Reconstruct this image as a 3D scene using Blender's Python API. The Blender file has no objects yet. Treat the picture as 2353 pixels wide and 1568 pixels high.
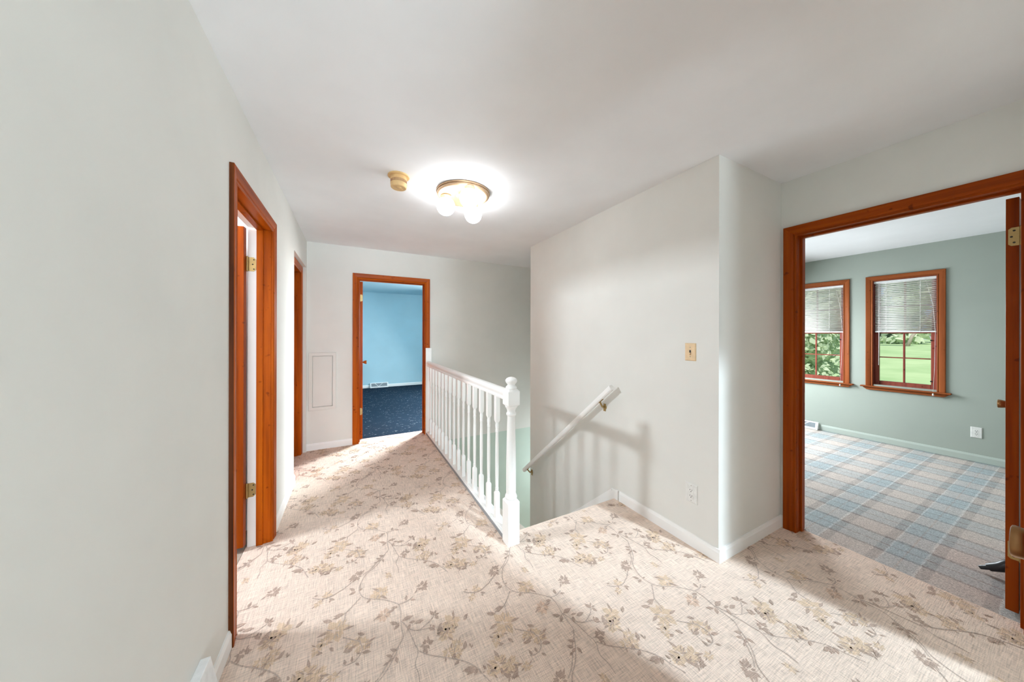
import bpy, bmesh, math, random
from mathutils import Vector, Matrix
random.seed(7)
# ------------------------------------------------------------------ light levels
GLOBE = 19.0
GLOBE_COL = (.95, .98, 1.0, 1)
SKY = 2.7
SUN = 4.2
EXPOSURE = 0.36
AREAS = [
 ('bathroom_vanity_light', (-1.75, 2.33, 2.10), (.9, 1.8, .4), .24, .14, 44, (.84, .93, 1)),
 ('skylight_daylight', (4.05, -6.5, 8.15), (1.7, .9, 0), .55, 1.0, 90, (.72, .88, 1), 50),  # lamp for the daylight beam, set in an added unseen shaft
 ('window_daylight_back_left', (.12, -3.5, 1.1), (.12, 2, 1.3), 1.3, 1.3, 120, (.70, .87, 1)),  # added fill, no window there; brightens ceiling and left wall
 ('window_daylight_back_right', (3.7, -6.6, .6), (1.8, 0, 1.5), 1.2, 1.0, 135, (.72, .89, 1)),  # added fill low in the shaft, no window; lifts the right side
 ('window_daylight_blue_room', (3.0, 6.5, 1.5), (.5, 4.2, .2), 1.2, 1.4, 258, (.95, .95, .94)),
 ('window_daylight_blue_side', (2.85, 6.4, 1.9), (.2, 3.6, 0), .7, .9, 38, (.80, .92, 1), 60),  # extra lamp added for the floor patch at the far doorway
 ('window_daylight_green_room', (4.9, 2.85, 1.2), (4.7, 1.0, 0), 1.4, 1.3, 118, (.88, .95, 1)),  # added fill out of view, stands in for daylight on the plaid floor
 ('downstairs_light', (3.45, 3.75, -.6), (1.6, 4.2, -1.0), .5, .5, 13, (.88, .95, 1)),
]

scn = bpy.context.scene
COL = scn.collection

# ------------------------------------------------------------------ dimensions (metres)
XL, YF, XS, YC, XD, YE, XW = -0.472, 4.265, 1.946, 1.059, 2.713, 3.248, 5.97
H = 2.44
WT = 0.12            # wall thickness
CX, CY = 0.926, 4.265

# ------------------------------------------------------------------ object helpers
def put(o, parent=None):
    COL.objects.link(o)
    if parent is not None:
        o.parent = parent
    return o

def tag(o, label=None, cat=None, group=None, kind=None):
    if label: o['label'] = label
    if cat: o['category'] = cat
    if group: o['group'] = group
    if kind: o['kind'] = kind
    return o

def empty(name, loc=(0, 0, 0), rz=0.0, **k):
    o = bpy.data.objects.new(name, None)
    o.empty_display_size = 0.1
    o.location = loc
    o.rotation_euler = (0, 0, rz)
    put(o)
    return tag(o, **k)

def obj(name, bm, mats, parent=None, smooth=False, bevel=0.0, segs=2, auto=None, **k):
    bmesh.ops.recalc_face_normals(bm, faces=bm.faces[:])
    me = bpy.data.meshes.new(name)
    if smooth:
        for f in bm.faces: f.smooth = True
    bm.to_mesh(me); bm.free()
    if not isinstance(mats, (list, tuple)): mats = [mats]
    for m in mats: me.materials.append(m)
    o = bpy.data.objects.new(name, me)
    put(o, parent)
    if smooth and auto is not None:
        for p in me.polygons: p.use_smooth = True
        try:
            me.set_sharp_from_angle(angle=math.radians(auto))
        except Exception:
            pass
    if bevel > 0:
        b = o.modifiers.new('bevel', 'BEVEL'); b.width = bevel; b.segments = segs
        b.limit_method = 'ANGLE'; b.angle_limit = math.radians(40)
        b.harden_normals = False
    return tag(o, **k)

def box(bm, x0, x1, y0, y1, z0, z1, mi=0):
    v = [bm.verts.new((x, y, z)) for x in (x0, x1) for y in (y0, y1) for z in (z0, z1)]
    q = [(0,1,3,2),(4,6,7,5),(0,4,5,1),(2,3,7,6),(0,2,6,4),(1,5,7,3)]
    fs = []
    for a in q:
        f = bm.faces.new([v[i] for i in a]); f.material_index = mi; fs.append(f)
    return v

def lathe(bm, prof, c=(0, 0, 0), axis='z', n=24, mi=0, cap=True):
    """prof: list of (h, r) along the axis"""
    rings = []
    for h, r in prof:
        ring = []
        for i in range(n):
            a = 2*math.pi*i/n
            u, w = r*math.cos(a), r*math.sin(a)
            p = {'z': (u, w, h), 'y': (u, h, w), 'x': (h, u, w)}[axis]
            ring.append(bm.verts.new((c[0]+p[0], c[1]+p[1], c[2]+p[2])))
        rings.append(ring)
    for a, b in zip(rings[:-1], rings[1:]):
        for i in range(n):
            f = bm.faces.new((a[i], a[(i+1) % n], b[(i+1) % n], b[i])); f.material_index = mi
    if cap:
        for r in (rings[0], rings[-1]):
            f = bm.faces.new(r); f.material_index = mi

def sqsec(bm, secs, cx, cy, mi=0):
    """stack of square sections (z, half, corner cut) joined"""
    rings = []
    for z, h, c in secs:
        pts = [(-h+c,-h),(h-c,-h),(h,-h+c),(h,h-c),(h-c,h),(-h+c,h),(-h,h-c),(-h,-h+c)]
        rings.append([bm.verts.new((cx+x, cy+y, z)) for x, y in pts])
    for a, b in zip(rings[:-1], rings[1:]):
        for i in range(8):
            f = bm.faces.new((a[i], a[(i+1) % 8], b[(i+1) % 8], b[i])); f.material_index = mi
    for r in (rings[0], rings[-1]):
        bm.faces.new(r).material_index = mi

def prism(bm, poly, ext, mi=0):
    """poly: list of 3D points, ext: vector"""
    e = Vector(ext)
    a = [bm.verts.new(p) for p in poly]
    b = [bm.verts.new(Vector(p)+e) for p in poly]
    n = len(poly)
    for f in ([a, b]):
        bm.faces.new(f).material_index = mi
    for i in range(n):
        bm.faces.new((a[i], a[(i+1) % n], b[(i+1) % n], b[i])).material_index = mi

def tube(bm, pts, r, n=10, mi=0):
    pts = [Vector(p) for p in pts]
    rings = []
    for i, p in enumerate(pts):
        d = (pts[min(i+1, len(pts)-1)] - pts[max(i-1, 0)]).normalized()
        ref = Vector((0, 0, 1)) if abs(d.z) < .9 else Vector((1, 0, 0))
        u = d.cross(ref).normalized(); w = d.cross(u)
        rr = r[i] if isinstance(r, (list, tuple)) else r
        rings.append([bm.verts.new(p + u*rr*math.cos(2*math.pi*k/n) + w*rr*math.sin(2*math.pi*k/n)) for k in range(n)])
    for a, b in zip(rings[:-1], rings[1:]):
        for k in range(n):
            bm.faces.new((a[k], a[(k+1) % n], b[(k+1) % n], b[k])).material_index = mi
    for q in (rings[0], rings[-1]):
        bm.faces.new(q).material_index = mi

def grid_wall(name, axis, c0, c1, u0, u1, z0, z1, holes, mat, parent=None, **k):
    """wall slab between c0..c1 on the axis, spanning u and z, with rectangular holes (ua,ub,za,zb)"""
    us = sorted({u0, u1, *[h[0] for h in holes], *[h[1] for h in holes]})
    zs = sorted({z0, z1, *[h[2] for h in holes], *[h[3] for h in holes]})
    us = [u for u in us if u0 <= u <= u1]; zs = [z for z in zs if z0 <= z <= z1]
    bm = bmesh.new()
    nu, nz = len(us)-1, len(zs)-1
    solid = [[not any(h[0] < (us[i]+us[i+1])/2 < h[1] and h[2] < (zs[j]+zs[j+1])/2 < h[3] for h in holes)
              for j in range(nz)] for i in range(nu)]
    vc = {}
    def V(c, u, z):
        key = (c, u, z)
        if key not in vc:
            vc[key] = bm.verts.new((c, u, z) if axis == 'x' else (u, c, z))
        return vc[key]
    for i in range(nu):
        for j in range(nz):
            if not solid[i][j]: continue
            a, b, p, q = us[i], us[i+1], zs[j], zs[j+1]
            for c in (c0, c1):
                bm.faces.new([V(c, a, p), V(c, b, p), V(c, b, q), V(c, a, q)])
            for di, dj, e in ((-1, 0, ((a, p), (a, q))), (1, 0, ((b, p), (b, q))), (0, -1, ((a, p), (b, p))), (0, 1, ((a, q), (b, q)))):
                ii, jj = i+di, j+dj
                if 0 <= ii < nu and 0 <= jj < nz and solid[ii][jj]: continue
                (ua, za), (ub, zb) = e
                bm.faces.new([V(c0, ua, za), V(c1, ua, za), V(c1, ub, zb), V(c0, ub, zb)])
    return obj(name, bm, mat, parent, **k)

# ------------------------------------------------------------------ materials
MATS = {}
def nmat(name):
    m = bpy.data.materials.new(name); m.use_nodes = True
    nt = m.node_tree
    b = nt.nodes['Principled BSDF']
    MATS[name] = m
    return m, nt, b

def N(nt, t, **k):
    n = nt.nodes.new(t)
    for a, v in k.items(): setattr(n, a, v)
    return n

def coords(nt, scale=(1, 1, 1), loc=(0, 0, 0)):
    g = N(nt, 'ShaderNodeNewGeometry')
    mp = N(nt, 'ShaderNodeMapping')
    mp.inputs['Scale'].default_value = scale
    mp.inputs['Location'].default_value = loc
    nt.links.new(g.outputs['Position'], mp.inputs['Vector'])
    return mp.outputs['Vector']

def noise(nt, vec, scale, detail=3, rough=.55):
    n = N(nt, 'ShaderNodeTexNoise')
    n.inputs['Scale'].default_value = scale
    n.inputs['Detail'].default_value = detail
    n.inputs['Roughness'].default_value = rough
    nt.links.new(vec, n.inputs['Vector'])
    return n.outputs['Fac']

def ramp(nt, fac, stops, interp='LINEAR'):
    r = N(nt, 'ShaderNodeValToRGB')
    cr = r.color_ramp; cr.interpolation = interp
    while len(cr.elements) < len(stops): cr.elements.new(.5)
    for e, (p, c) in zip(cr.elements, stops):
        e.position = p; e.color = (*c, 1)
    nt.links.new(fac, r.inputs['Fac'])
    return r.outputs['Color']

def mixc(nt, a, b, fac, blend='MIX'):
    m = N(nt, 'ShaderNodeMix', data_type='RGBA', blend_type=blend)
    for s, v in ((m.inputs[0], fac), (m.inputs[6], a), (m.inputs[7], b)):
        if isinstance(v, bpy.types.NodeSocket): nt.links.new(v, s)
        elif isinstance(v, (int, float)): s.default_value = v
        else: s.default_value = (*v, 1)
    return m.outputs[2]

def math_(nt, op, a, b=None):
    m = N(nt, 'ShaderNodeMath', operation=op)
    for s, v in ((m.inputs[0], a), (m.inputs[1], b)):
        if v is None: continue
        if isinstance(v, bpy.types.NodeSocket): nt.links.new(v, s)
        else: s.default_value = v
    return m.outputs[0]

def bump(nt, b, h, strength, dist=.002):
    n = N(nt, 'ShaderNodeBump')
    n.inputs['Strength'].default_value = strength
    n.inputs['Distance'].default_value = dist
    nt.links.new(h, n.inputs['Height'])
    nt.links.new(n.outputs['Normal'], b.inputs['Normal'])

def srgb(r, g, b):
    f = lambda c: (c/255/12.92) if c/255 <= .04045 else ((c/255+.055)/1.055)**2.4
    return (f(r), f(g), f(b))

def paint(name, c, rough=.75, mottled=.03, bmp=.12):
    m, nt, b = nmat(name)
    v = coords(nt)
    f = noise(nt, v, 2.2, 3)
    d = tuple(x*(1-mottled) for x in c); e = tuple(min(1, x*(1+mottled)) for x in c)
    nt.links.new(ramp(nt, f, [(.3, d), (.7, e)]), b.inputs['Base Color'])
    b.inputs['Roughness'].default_value = rough
    if bmp: bump(nt, b, noise(nt, v, 170, 2), bmp, .001)
    return m

def wood(name, axis, dark, mid, light, rough=.32, seed=0.):
    m, nt, b = nmat(name)
    sc = [26, 26, 26]; sc['xyz'.index(axis)] = 1.1
    v = coords(nt, tuple(sc), (seed, seed*1.7, seed*.6))
    f = noise(nt, v, 1.0, 5, .6)
    c = ramp(nt, f, [(.25, dark), (.5, mid), (.75, light)])
    sc2 = [5, 5, 5]; sc2['xyz'.index(axis)] = .8
    f2 = noise(nt, coords(nt, tuple(sc2), (seed+3, 1, 2)), 1.4, 2)
    c = mixc(nt, c, ramp(nt, f2, [(.3, (.72, .66, .62)), (.65, (1, 1, 1))]), .8, 'MULTIPLY')
    # knots and dings
    f3 = noise(nt, coords(nt, (1, 1, 1), (7+seed, 3, 1)), 26, 1)
    c = mixc(nt, c, ramp(nt, f3, [(.69, (1, 1, 1)), (.76, (.45, .38, .33))]), .8, 'MULTIPLY')
    nt.links.new(c, b.inputs['Base Color'])
    b.inputs['Roughness'].default_value = rough
    b.inputs['Specular IOR Level'].default_value = .1
    bump(nt, b, f, .08, .001)
    return m

def simple(name, c, rough=.5, metal=0., bmp=0.):
    m, nt, b = nmat(name)
    v = coords(nt)
    f = noise(nt, v, 35, 3)
    nt.links.new(ramp(nt, f, [(.3, tuple(x*.92 for x in c)), (.7, tuple(min(1, x*1.06) for x in c))]), b.inputs['Base Color'])
    b.inputs['Roughness'].default_value = rough
    b.inputs['Metallic'].default_value = metal
    if bmp: bump(nt, b, noise(nt, v, 220, 2), bmp, .001)
    return m

M_wall = paint('grey_wall_paint', srgb(224, 224, 219))
M_ceil = paint('ceiling_paint', srgb(234, 235, 237), .85)
M_mint = paint('mint_wall_paint', srgb(196, 212, 202))
M_green = paint('green_room_paint', srgb(162, 170, 161))
M_blue = paint('blue_room_paint', srgb(176, 210, 222))
M_white = paint('white_room_paint', srgb(226, 226, 226))
M_trim = paint('white_trim_gloss', srgb(242, 242, 240), .38, .015, .03)
M_rail = paint('white_railing_gloss', srgb(245, 245, 243), .33, .02, .05)
M_greybase = paint('bare_grey_edge', srgb(150, 152, 154), .6)
M_greentrim = paint('green_baseboard', srgb(178, 188, 180), .45, .02, .03)
WD = (srgb(136, 56, 4), srgb(178, 82, 8), srgb(198, 100, 16))
M_wx = wood('stained_wood_x', 'x', *WD)
M_wy = wood('stained_wood_y', 'y', *WD, seed=2)
M_wz = wood('stained_wood_z', 'z', *WD, seed=4)
WD_SHADE = (srgb(112, 44, 4), srgb(154, 66, 8), srgb(172, 82, 12))  # same wood as WD, darkened to put the dimmer light into the colour
M_wy_shade = wood('red_stained_wood_y', 'y', *WD_SHADE, seed=5)
M_wz_shade = wood('red_stained_wood_z', 'z', *WD_SHADE, seed=6)
M_wx_shade = wood('red_stained_wood_x', 'x', *WD_SHADE, seed=8)
WW = (srgb(122, 64, 32), srgb(150, 82, 44), srgb(164, 94, 54))
M_edge = wood('worn_casing_edge', 'z', srgb(36, 16, 8), srgb(96, 48, 20), srgb(120, 64, 28), rough=.5, seed=13)
M_winy = wood('window_wood_y', 'y', *WW, rough=.4, seed=9)
M_winz = wood('window_wood_z', 'z', *WW, rough=.4, seed=10)
M_sash = wood('window_sash_wood', 'z', srgb(120, 62, 56), srgb(146, 78, 66), srgb(160, 90, 74), seed=11)
M_brass = simple('aged_brass', srgb(176, 150, 100), .38, .85)
M_lampbrass = simple('lamp_brass', srgb(188, 158, 126), .42, .55)
M_dark = simple('dark_slot', (.012, .011, .01), .6)
M_black = simple('black_plastic', (.015, .015, .017), .35)
M_bronze = simple('knob_bronze', srgb(150, 112, 72), .3, .8)
M_ivory = simple('ivory_plastic', srgb(226, 198, 158), .4)
M_tan = simple('yellowed_plastic', srgb(222, 186, 132), .45)
M_tandark = simple('yellowed_vent', srgb(168, 124, 92), .6)
M_wplast = simple('white_plastic', srgb(228, 228, 224), .35)
M_metalwhite = simple('white_enamel_metal', srgb(232, 234, 234), .35)
M_ventgrey = simple('vent_grille_grey', srgb(128, 136, 142), .5)
M_screw = simple('screw_steel', srgb(150, 146, 138), .35, .9)
M_tile = simple('vinyl_floor', srgb(172, 160, 146), .45)

def mk_globe():
    m, nt, b = nmat('glowing_globe')
    e = N(nt, 'ShaderNodeEmission')
    e.inputs['Color'].default_value = GLOBE_COL
    e.inputs['Strength'].default_value = GLOBE
    nt.links.new(e.outputs[0], nt.nodes['Material Output'].inputs['Surface'])
    return m

def carpet_mat(name, c, amt=1.0):
    m, nt, b = nmat(name)
    fx = noise(nt, coords(nt, (14, 260, 60)), 1.0, 2)
    fy = noise(nt, coords(nt, (260, 14, 60), (5, 2, 0)), 1.0, 2)
    w = math_(nt, 'MULTIPLY', math_(nt, 'ADD', fx, fy), .5)
    lo = tuple(x*(1-.27*amt) for x in c); hi = tuple(min(1, x*(1+.21*amt)) for x in c)
    col = ramp(nt, w, [(.36, lo), (.5, c), (.64, hi)])
    big = noise(nt, coords(nt), 1.3, 2)
    col = mixc(nt, col, ramp(nt, big, [(.3, (.94, .93, .92)), (.7, (1.03, 1.03, 1.03))]), 1.0, 'MULTIPLY')
    nt.links.new(col, b.inputs['Base Color'])
    b.inputs['Roughness'].default_value = .95
    b.inputs['Specular IOR Level'].default_value = .1
    pile = noise(nt, coords(nt), 210, 3)
    bump(nt, b, math_(nt, 'ADD', pile, w), .55, .004)
    return m
M_cpt = carpet_mat('woven_beige_carpet', srgb(229, 209, 194))
M_leaf = carpet_mat('carpet_leaf_taupe', srgb(186, 164, 150))
M_stem = carpet_mat('carpet_stem_taupe', srgb(196, 178, 166))
M_flower = carpet_mat('carpet_flower_tan', srgb(218, 193, 168))
M_petal = carpet_mat('carpet_petal_rose', srgb(216, 188, 168))

def plaid():
    m, nt, b = nmat('plaid_carpet')
    g = N(nt, 'ShaderNodeNewGeometry')
    s = N(nt, 'ShaderNodeSeparateXYZ'); nt.links.new(g.outputs['Position'], s.inputs[0])
    wob = noise(nt, coords(nt), 90, 2)
    wob = math_(nt, 'MULTIPLY', math_(nt, 'SUBTRACT', wob, .5), .022)
    def band(sock, off, per, stops):
        f = math_(nt, 'FRACT', math_(nt, 'DIVIDE', math_(nt, 'ADD', math_(nt, 'SUBTRACT', sock, off), wob), per))
        return ramp(nt, f, stops, 'CONSTANT')
    be, br, bl, pa = srgb(206, 192, 182), srgb(158, 147, 140), srgb(164, 179, 184), srgb(218, 221, 219)
    bb = srgb(166, 179, 183)
    cy = band(s.outputs['Y'], .490, .40, [(0, pa), (.022, bb), (.175, br), (.19, bb), (.35, pa), (.365, br), (.47, be), (.885, br)])
    dk = srgb(108, 101, 98)
    cx = band(s.outputs['X'], 2.80, .42, [(0, be), (.42, dk), (.47, bl), (.60, bl), (.68, dk), (.71, bl), (.93, dk)])
    col = mixc(nt, mixc(nt, cy, cx, .5), srgb(180, 179, 177), .28)
    sp = noise(nt, coords(nt), 160, 4, .7)
    col = mixc(nt, col, ramp(nt, sp, [(.3, (.55, .55, .55)), (.5, (1, 1, 1)), (.72, (1.4, 1.4, 1.4))]), 1.0, 'MULTIPLY')
    nt.links.new(col, b.inputs['Base Color'])
    b.inputs['Roughness'].default_value = .95
    b.inputs['Specular IOR Level'].default_value = .1
    bump(nt, b, sp, .7, .006)
    return m
M_plaid = plaid()

def blue_cpt():
    m, nt, b = nmat('slate_blue_carpet')
    f = noise(nt, coords(nt, (7, 11, 1)), 1.0, 1)
    sp = noise(nt, coords(nt, (30, 42, 1), (3, 4, 0)), 1.0, 2)
    k = math_(nt, 'MULTIPLY', ramp(nt, f, [(.5, (0, 0, 0)), (.56, (1, 1, 1))]), ramp(nt, sp, [(.6, (0, 0, 0)), (.66, (1, 1, 1))]))
    col = mixc(nt, srgb(30, 46, 61), srgb(120, 130, 136), k)
    nt.links.new(col, b.inputs['Base Color'])
    b.inputs['Specular IOR Level'].default_value = .04
    b.inputs['Roughness'].default_value = .95
    bump(nt, b, noise(nt, coords(nt), 200, 3), .5, .004)
    return m
M_bcpt = blue_cpt()

def glass():
    m, nt, b = nmat('window_glass')
    t = N(nt, 'ShaderNodeBsdfTransparent'); gl = N(nt, 'ShaderNodeBsdfGlossy')
    gl.inputs['Roughness'].default_value = .02
    fr = N(nt, 'ShaderNodeFresnel'); fr.inputs['IOR'].default_value = 1.35
    mx = N(nt, 'ShaderNodeMixShader')
    nt.links.new(fr.outputs[0], mx.inputs[0]); nt.links.new(t.outputs[0], mx.inputs[1]); nt.links.new(gl.outputs[0], mx.inputs[2])
    nt.links.new(mx.outputs[0], nt.nodes['Material Output'].inputs['Surface'])
    return m
M_glass = glass()

def slat_mat():
    m, nt, b = nmat('blind_slat_vinyl')
    b.inputs['Base Color'].default_value = (.93, .92, .9, 1)
    b.inputs['Roughness'].default_value = .5
    tr = N(nt, 'ShaderNodeBsdfTranslucent'); tr.inputs['Color'].default_value = (.85, .84, .8, 1)
    mx = N(nt, 'ShaderNodeMixShader'); mx.inputs[0].default_value = .45
    nt.links.new(b.outputs[0], mx.inputs[1]); nt.links.new(tr.outputs[0], mx.inputs[2])
    nt.links.new(mx.outputs[0], nt.nodes['Material Output'].inputs['Surface'])
    return m
M_slat = slat_mat()
M_lawn = None
def lawn_mat():
    m, nt, b = nmat('sunny_lawn_grass')
    f = noise(nt, coords(nt), .35, 5, .6)
    nt.links.new(ramp(nt, f, [(.3, srgb(150, 182, 124)), (.7, srgb(180, 204, 150))]), b.inputs['Base Color'])
    b.inputs['Roughness'].default_value = 1.0
    return m
M_lawn = lawn_mat()
def foliage(name, a, c):
    m, nt, b = nmat(name)
    f = noise(nt, coords(nt), 1.1, 4)
    col = ramp(nt, f, [(.3, a), (.7, c)])
    nt.links.new(col, b.inputs['Base Color'])
    b.inputs['Roughness'].default_value = .8
    tr = N(nt, 'ShaderNodeBsdfTranslucent'); nt.links.new(col, tr.inputs['Color'])
    mx = N(nt, 'ShaderNodeMixShader'); mx.inputs[0].default_value = .45
    nt.links.new(b.outputs[0], mx.inputs[1]); nt.links.new(tr.outputs[0], mx.inputs[2])
    nt.links.new(mx.outputs[0], nt.nodes['Material Output'].inputs['Surface'])
    return m
M_fol1 = foliage('pale_tree_foliage', srgb(200, 216, 184), srgb(232, 240, 216))
M_fol2 = foliage('dark_tree_foliage', srgb(140, 170, 146), srgb(180, 204, 176))
M_bark = simple('pale_bark', srgb(176, 164, 150), .9)
M_road = simple('road_asphalt', srgb(196, 194, 192), .9)

# ================================================================== SETTING
def struct(name, bm, mat, label, cat, **k):
    return obj(name, bm, mat, label=label, cat=cat, kind='structure', **k)
def boxobj(name, x0, x1, y0, y1, z0, z1, mat, label, cat, **k):
    bm = bmesh.new(); box(bm, x0, x1, y0, y1, z0, z1)
    return struct(name, bm, mat, label, cat, **k)
SK = dict(kind='structure')

# outer shell (walls the house stands in)
grid_wall('wall_window', 'x', XW, XW+.16, -3.6, 8.7, -3.0, 2.56,
          [(.872, 1.370, .728, 2.062), (1.630, 2.236, .728, 2.062)], M_green,
          label='pale green bedroom wall with two wood framed windows', cat='wall', **SK)
boxobj('wall_west', -2.52, -2.40, -3.6, 8.7, -3.0, 2.56, M_white, 'white outer wall at the far end of the bathroom', 'wall')
boxobj('wall_north', -2.52, 6.13, 8.58, 8.70, -3.0, 2.56, M_blue, 'light blue wall seen through the far doorway', 'wall')
boxobj('wall_south', -2.52, .90, -3.72, -3.6, -3.0, 2.56, M_wall, 'grey outer wall behind the camera', 'wall')
boxobj('wall_vault_south', .80, 4.62, -6.92, -6.8, -.02, 8.45, M_wall, 'far wall of the vaulted room behind the camera', 'wall')  # unseen tall shaft, added so the beam comes down steeply
boxobj('wall_vault_north', .80, 2.84, -.121, -.005, 2.30, 8.45, M_wall, 'upper wall of the vaulted room above the landing', 'wall')
bm = bmesh.new()
box(bm, -2.52, 6.13, -.12, 8.70, 2.44, 2.56); box(bm, -2.52, .90, -3.72, -.12, 2.44, 2.56); box(bm, 2.80, 6.13, -1.02, -.12, 2.44, 2.56)
struct('ceiling', bm, M_ceil, 'smooth white ceiling over the landing and rooms', 'ceiling')
boxobj('ceiling_vault', .80, 4.62, -6.92, -.12, 8.40, 8.52, M_white, 'high vaulted ceiling of the room behind the camera', 'ceiling')  # lid of the added light shaft, out of view
boxobj('floor_downstairs', -2.52, 6.13, -3.72, 8.70, -3.10, -2.98, M_tile, 'downstairs floor below the stairwell', 'floor')

# hall walls
grid_wall('wall_left', 'x', XL-WT, XL, -.12, YF+WT, -.02, 2.445, [(1.790, 2.525, -.02, 2.055), (3.400, 4.222, -.02, 2.128)],
          M_wall, label='long pale grey wall on the left with two stained wood doors', cat='wall', **SK)
grid_wall('wall_far', 'y', YF, YF+WT, XL-WT, 3.72, -.13, 2.445, [(.058, .887, -.13, 2.062)],
          M_wall, label='grey end wall with the open blue room doorway', cat='wall', **SK)
bm = bmesh.new()
prism(bm, [(.98, YF+.001, -2.99), (3.72, YF+.001, -2.99), (3.72, YF+.001, -.13), (.98, YF+.001, -.10)], (0, WT, 0))
struct('wall_stairwell_far', bm, M_mint, 'pale mint wall below floor level at the end of the stairs', 'wall')
boxobj('wall_stair', XS, XS+WT, YC, YE, -2.99, 2.445, M_wall, 'tall grey wall with the handrail beside the stairs', 'wall')
boxobj('wall_return', XS+WT, XD, YC, YC+.10, -.02, 2.445, M_wall, 'narrow grey wall face turning the corner to the right doorway', 'wall')
grid_wall('wall_right', 'x', XD, XD+WT, -.12, YC+.10, -.02, 2.445, [(.153, .980, -.02, 2.055)],
          M_wall, label='grey wall above and around the right hand doorway', cat='wall', **SK)
grid_wall('wall_back', 'y', -.12, 0.0, XL-WT, XD+WT, -.02, 2.445, [(-.46, .37, -.02, 2.445), (.425, 1.235, -.02, 2.05), (1.46, 2.345, -.02, 2.28)],
          M_wall, label='grey wall behind the camera with a closet door and openings', cat='wall', **SK)
boxobj('wall_stairwell_near', XS+WT, 3.72, YE-.10, YE, -2.99, 2.445, M_wall, 'wall closing the lower stair flight on the near side', 'wall')
boxobj('wall_stairwell_right', 3.60, 3.72, YE, YF, -2.99, 2.445, M_wall, 'wall closing the stairwell on the right', 'wall')
boxobj('wall_stairwell_left', CX-.02, CX+.05, 1.86, YF, -2.99, -.005, M_wall, 'wall under the stair railing', 'wall')
boxobj('wall_landing_riser', CX+.05, XS, 1.76, 1.855, -2.99, -.02, M_wall, 'wall below the landing edge', 'wall')

# green bedroom, blue bedroom, bathroom
boxobj('wall_vault_green', XD+WT, 4.62, -1.02, -.96, -.02, 8.45, M_wall, 'wall between the vaulted room and the green bedroom', 'wall')  # side of the added light shaft
boxobj('wall_green_near', XD+WT, XW, -.96, -.90, -.02, 2.445, M_green, 'near wall of the green bedroom', 'wall')
boxobj('wall_green_far', XD+WT, XW, 2.95, 3.07, -.02, 2.445, M_green, 'far wall of the green bedroom', 'wall')
boxobj('wall_green_west', XD+WT-.005, XD+WT+.01, YC+.10, 2.95, -.02, 2.445, M_green, 'hall side wall of the green bedroom', 'wall')
boxobj('wall_blue_east', 3.10, 3.22, YF+WT, 8.58, -.02, 2.445, M_blue, 'right wall of the blue bedroom', 'wall')
boxobj('wall_blue_west', -1.42, -1.30, YF+WT, 8.58, -.02, 2.445, M_blue, 'left wall of the blue bedroom', 'wall')
boxobj('wall_blue_near', -1.30, .05, YF+WT+.001, YF+WT+.012, -.02, 2.445, M_blue, 'near wall of the blue bedroom left of its door', 'wall')
boxobj('ceiling_blue', -1.30, 3.10, YF+WT, 8.58, 2.432, 2.44, M_blue, 'pale blue bedroom ceiling', 'ceiling')
boxobj('wall_bath_far', -2.40, XL-WT, 2.74, 2.86, -.02, 2.445, M_white, 'far wall of the bathroom', 'wall')
boxobj('wall_bath_near', -2.40, XL-WT, 1.18, 1.30, -.02, 2.445, M_white, 'near wall of the bathroom', 'wall')
boxobj('wall_closet', XL-WT-.50, XL-WT-.40, 2.86, YF+.2, -.02, 2.445, M_white, 'wall inside the closet behind the second left door', 'wall')
boxobj('wall_backroom_partition', .80, .90, -6.8, -.12, -.02, 8.45, M_wall, 'partition between the two rooms behind the camera', 'wall')  # added out of view, keeps the left fill off the corner wall
boxobj('wall_backroom_west', -.75, -.63, -3.6, -.12, -.02, 2.445, M_wall, 'left wall of the room behind the camera', 'wall')
boxobj('wall_right_rear', XD, XD+WT, -1.02, -.12, -.02, 8.45, M_wall, 'wall continuing the right wall behind the camera', 'wall')
boxobj('wall_backroom_east', 4.50, 4.62, -6.8, -1.02, -.02, 8.45, M_wall, 'right wall of the room behind the camera', 'wall')

# ------------------------------------------------------------------ floors
MOTIF_J = (.915, 1.214)
STEMS=[[(-0.027,0.518),(-0.047,0.479),(-0.092,0.423),(-0.141,0.392),(-0.164,0.346),(-0.178,0.303),(-0.177,0.266),(-0.158,0.22),(-0.122,0.194),(-0.082,0.174),(-0.047,0.146),(-0.019,0.117),(-0.001,0.1),(0.003,0.066),(-0.002,0.023),(-0.006,0.001),(-0.007,-0.05),(-0.006,-0.085),(-0.015,-0.103),(-0.033,-0.123)],[(-0.026,-0.116),(-0.058,-0.145),(-0.073,-0.167),(-0.102,-0.2),(-0.124,-0.222),(-0.157,-0.242)],[(0.004,-0.014),(0.019,-0.059),(0.029,-0.113),(0.034,-0.14)],[(0.032,-0.14),(0.045,-0.183),(0.016,-0.23),(0.028,-0.271),(0.023,-0.317)],[(0.045,-0.183),(0.079,-0.22),(0.137,-0.259),(0.19,-0.296),(0.236,-0.344),(0.257,-0.4),(0.276,-0.443)],[(-0.006,0.001),(0.009,-0.029),(0.026,-0.066),(0.056,-0.086),(0.103,-0.096)],[(0.069,-0.085),(0.11,-0.069),(0.139,-0.046)],[(-0.001,0.1),(0.038,0.097),(0.069,0.113)],[(-0.011,0.086),(-0.041,0.083),(-0.059,0.075)],[(-0.172,0.233),(-0.209,0.193),(-0.238,0.167),(-0.242,0.134),(-0.251,0.105)],[(-0.238,0.167),(-0.265,0.159),(-0.293,0.156)],[(-0.248,0.036),(-0.212,0.006),(-0.184,-0.016)],[(-0.182,-0.017),(-0.168,-0.06),(-0.177,-0.08),(-0.195,-0.101),(-0.223,-0.106),(-0.245,-0.098)],[(-0.202,0.371),(-0.246,0.333),(-0.276,0.322),(-0.311,0.304),(-0.359,0.314),(-0.392,0.341)]]
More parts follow.
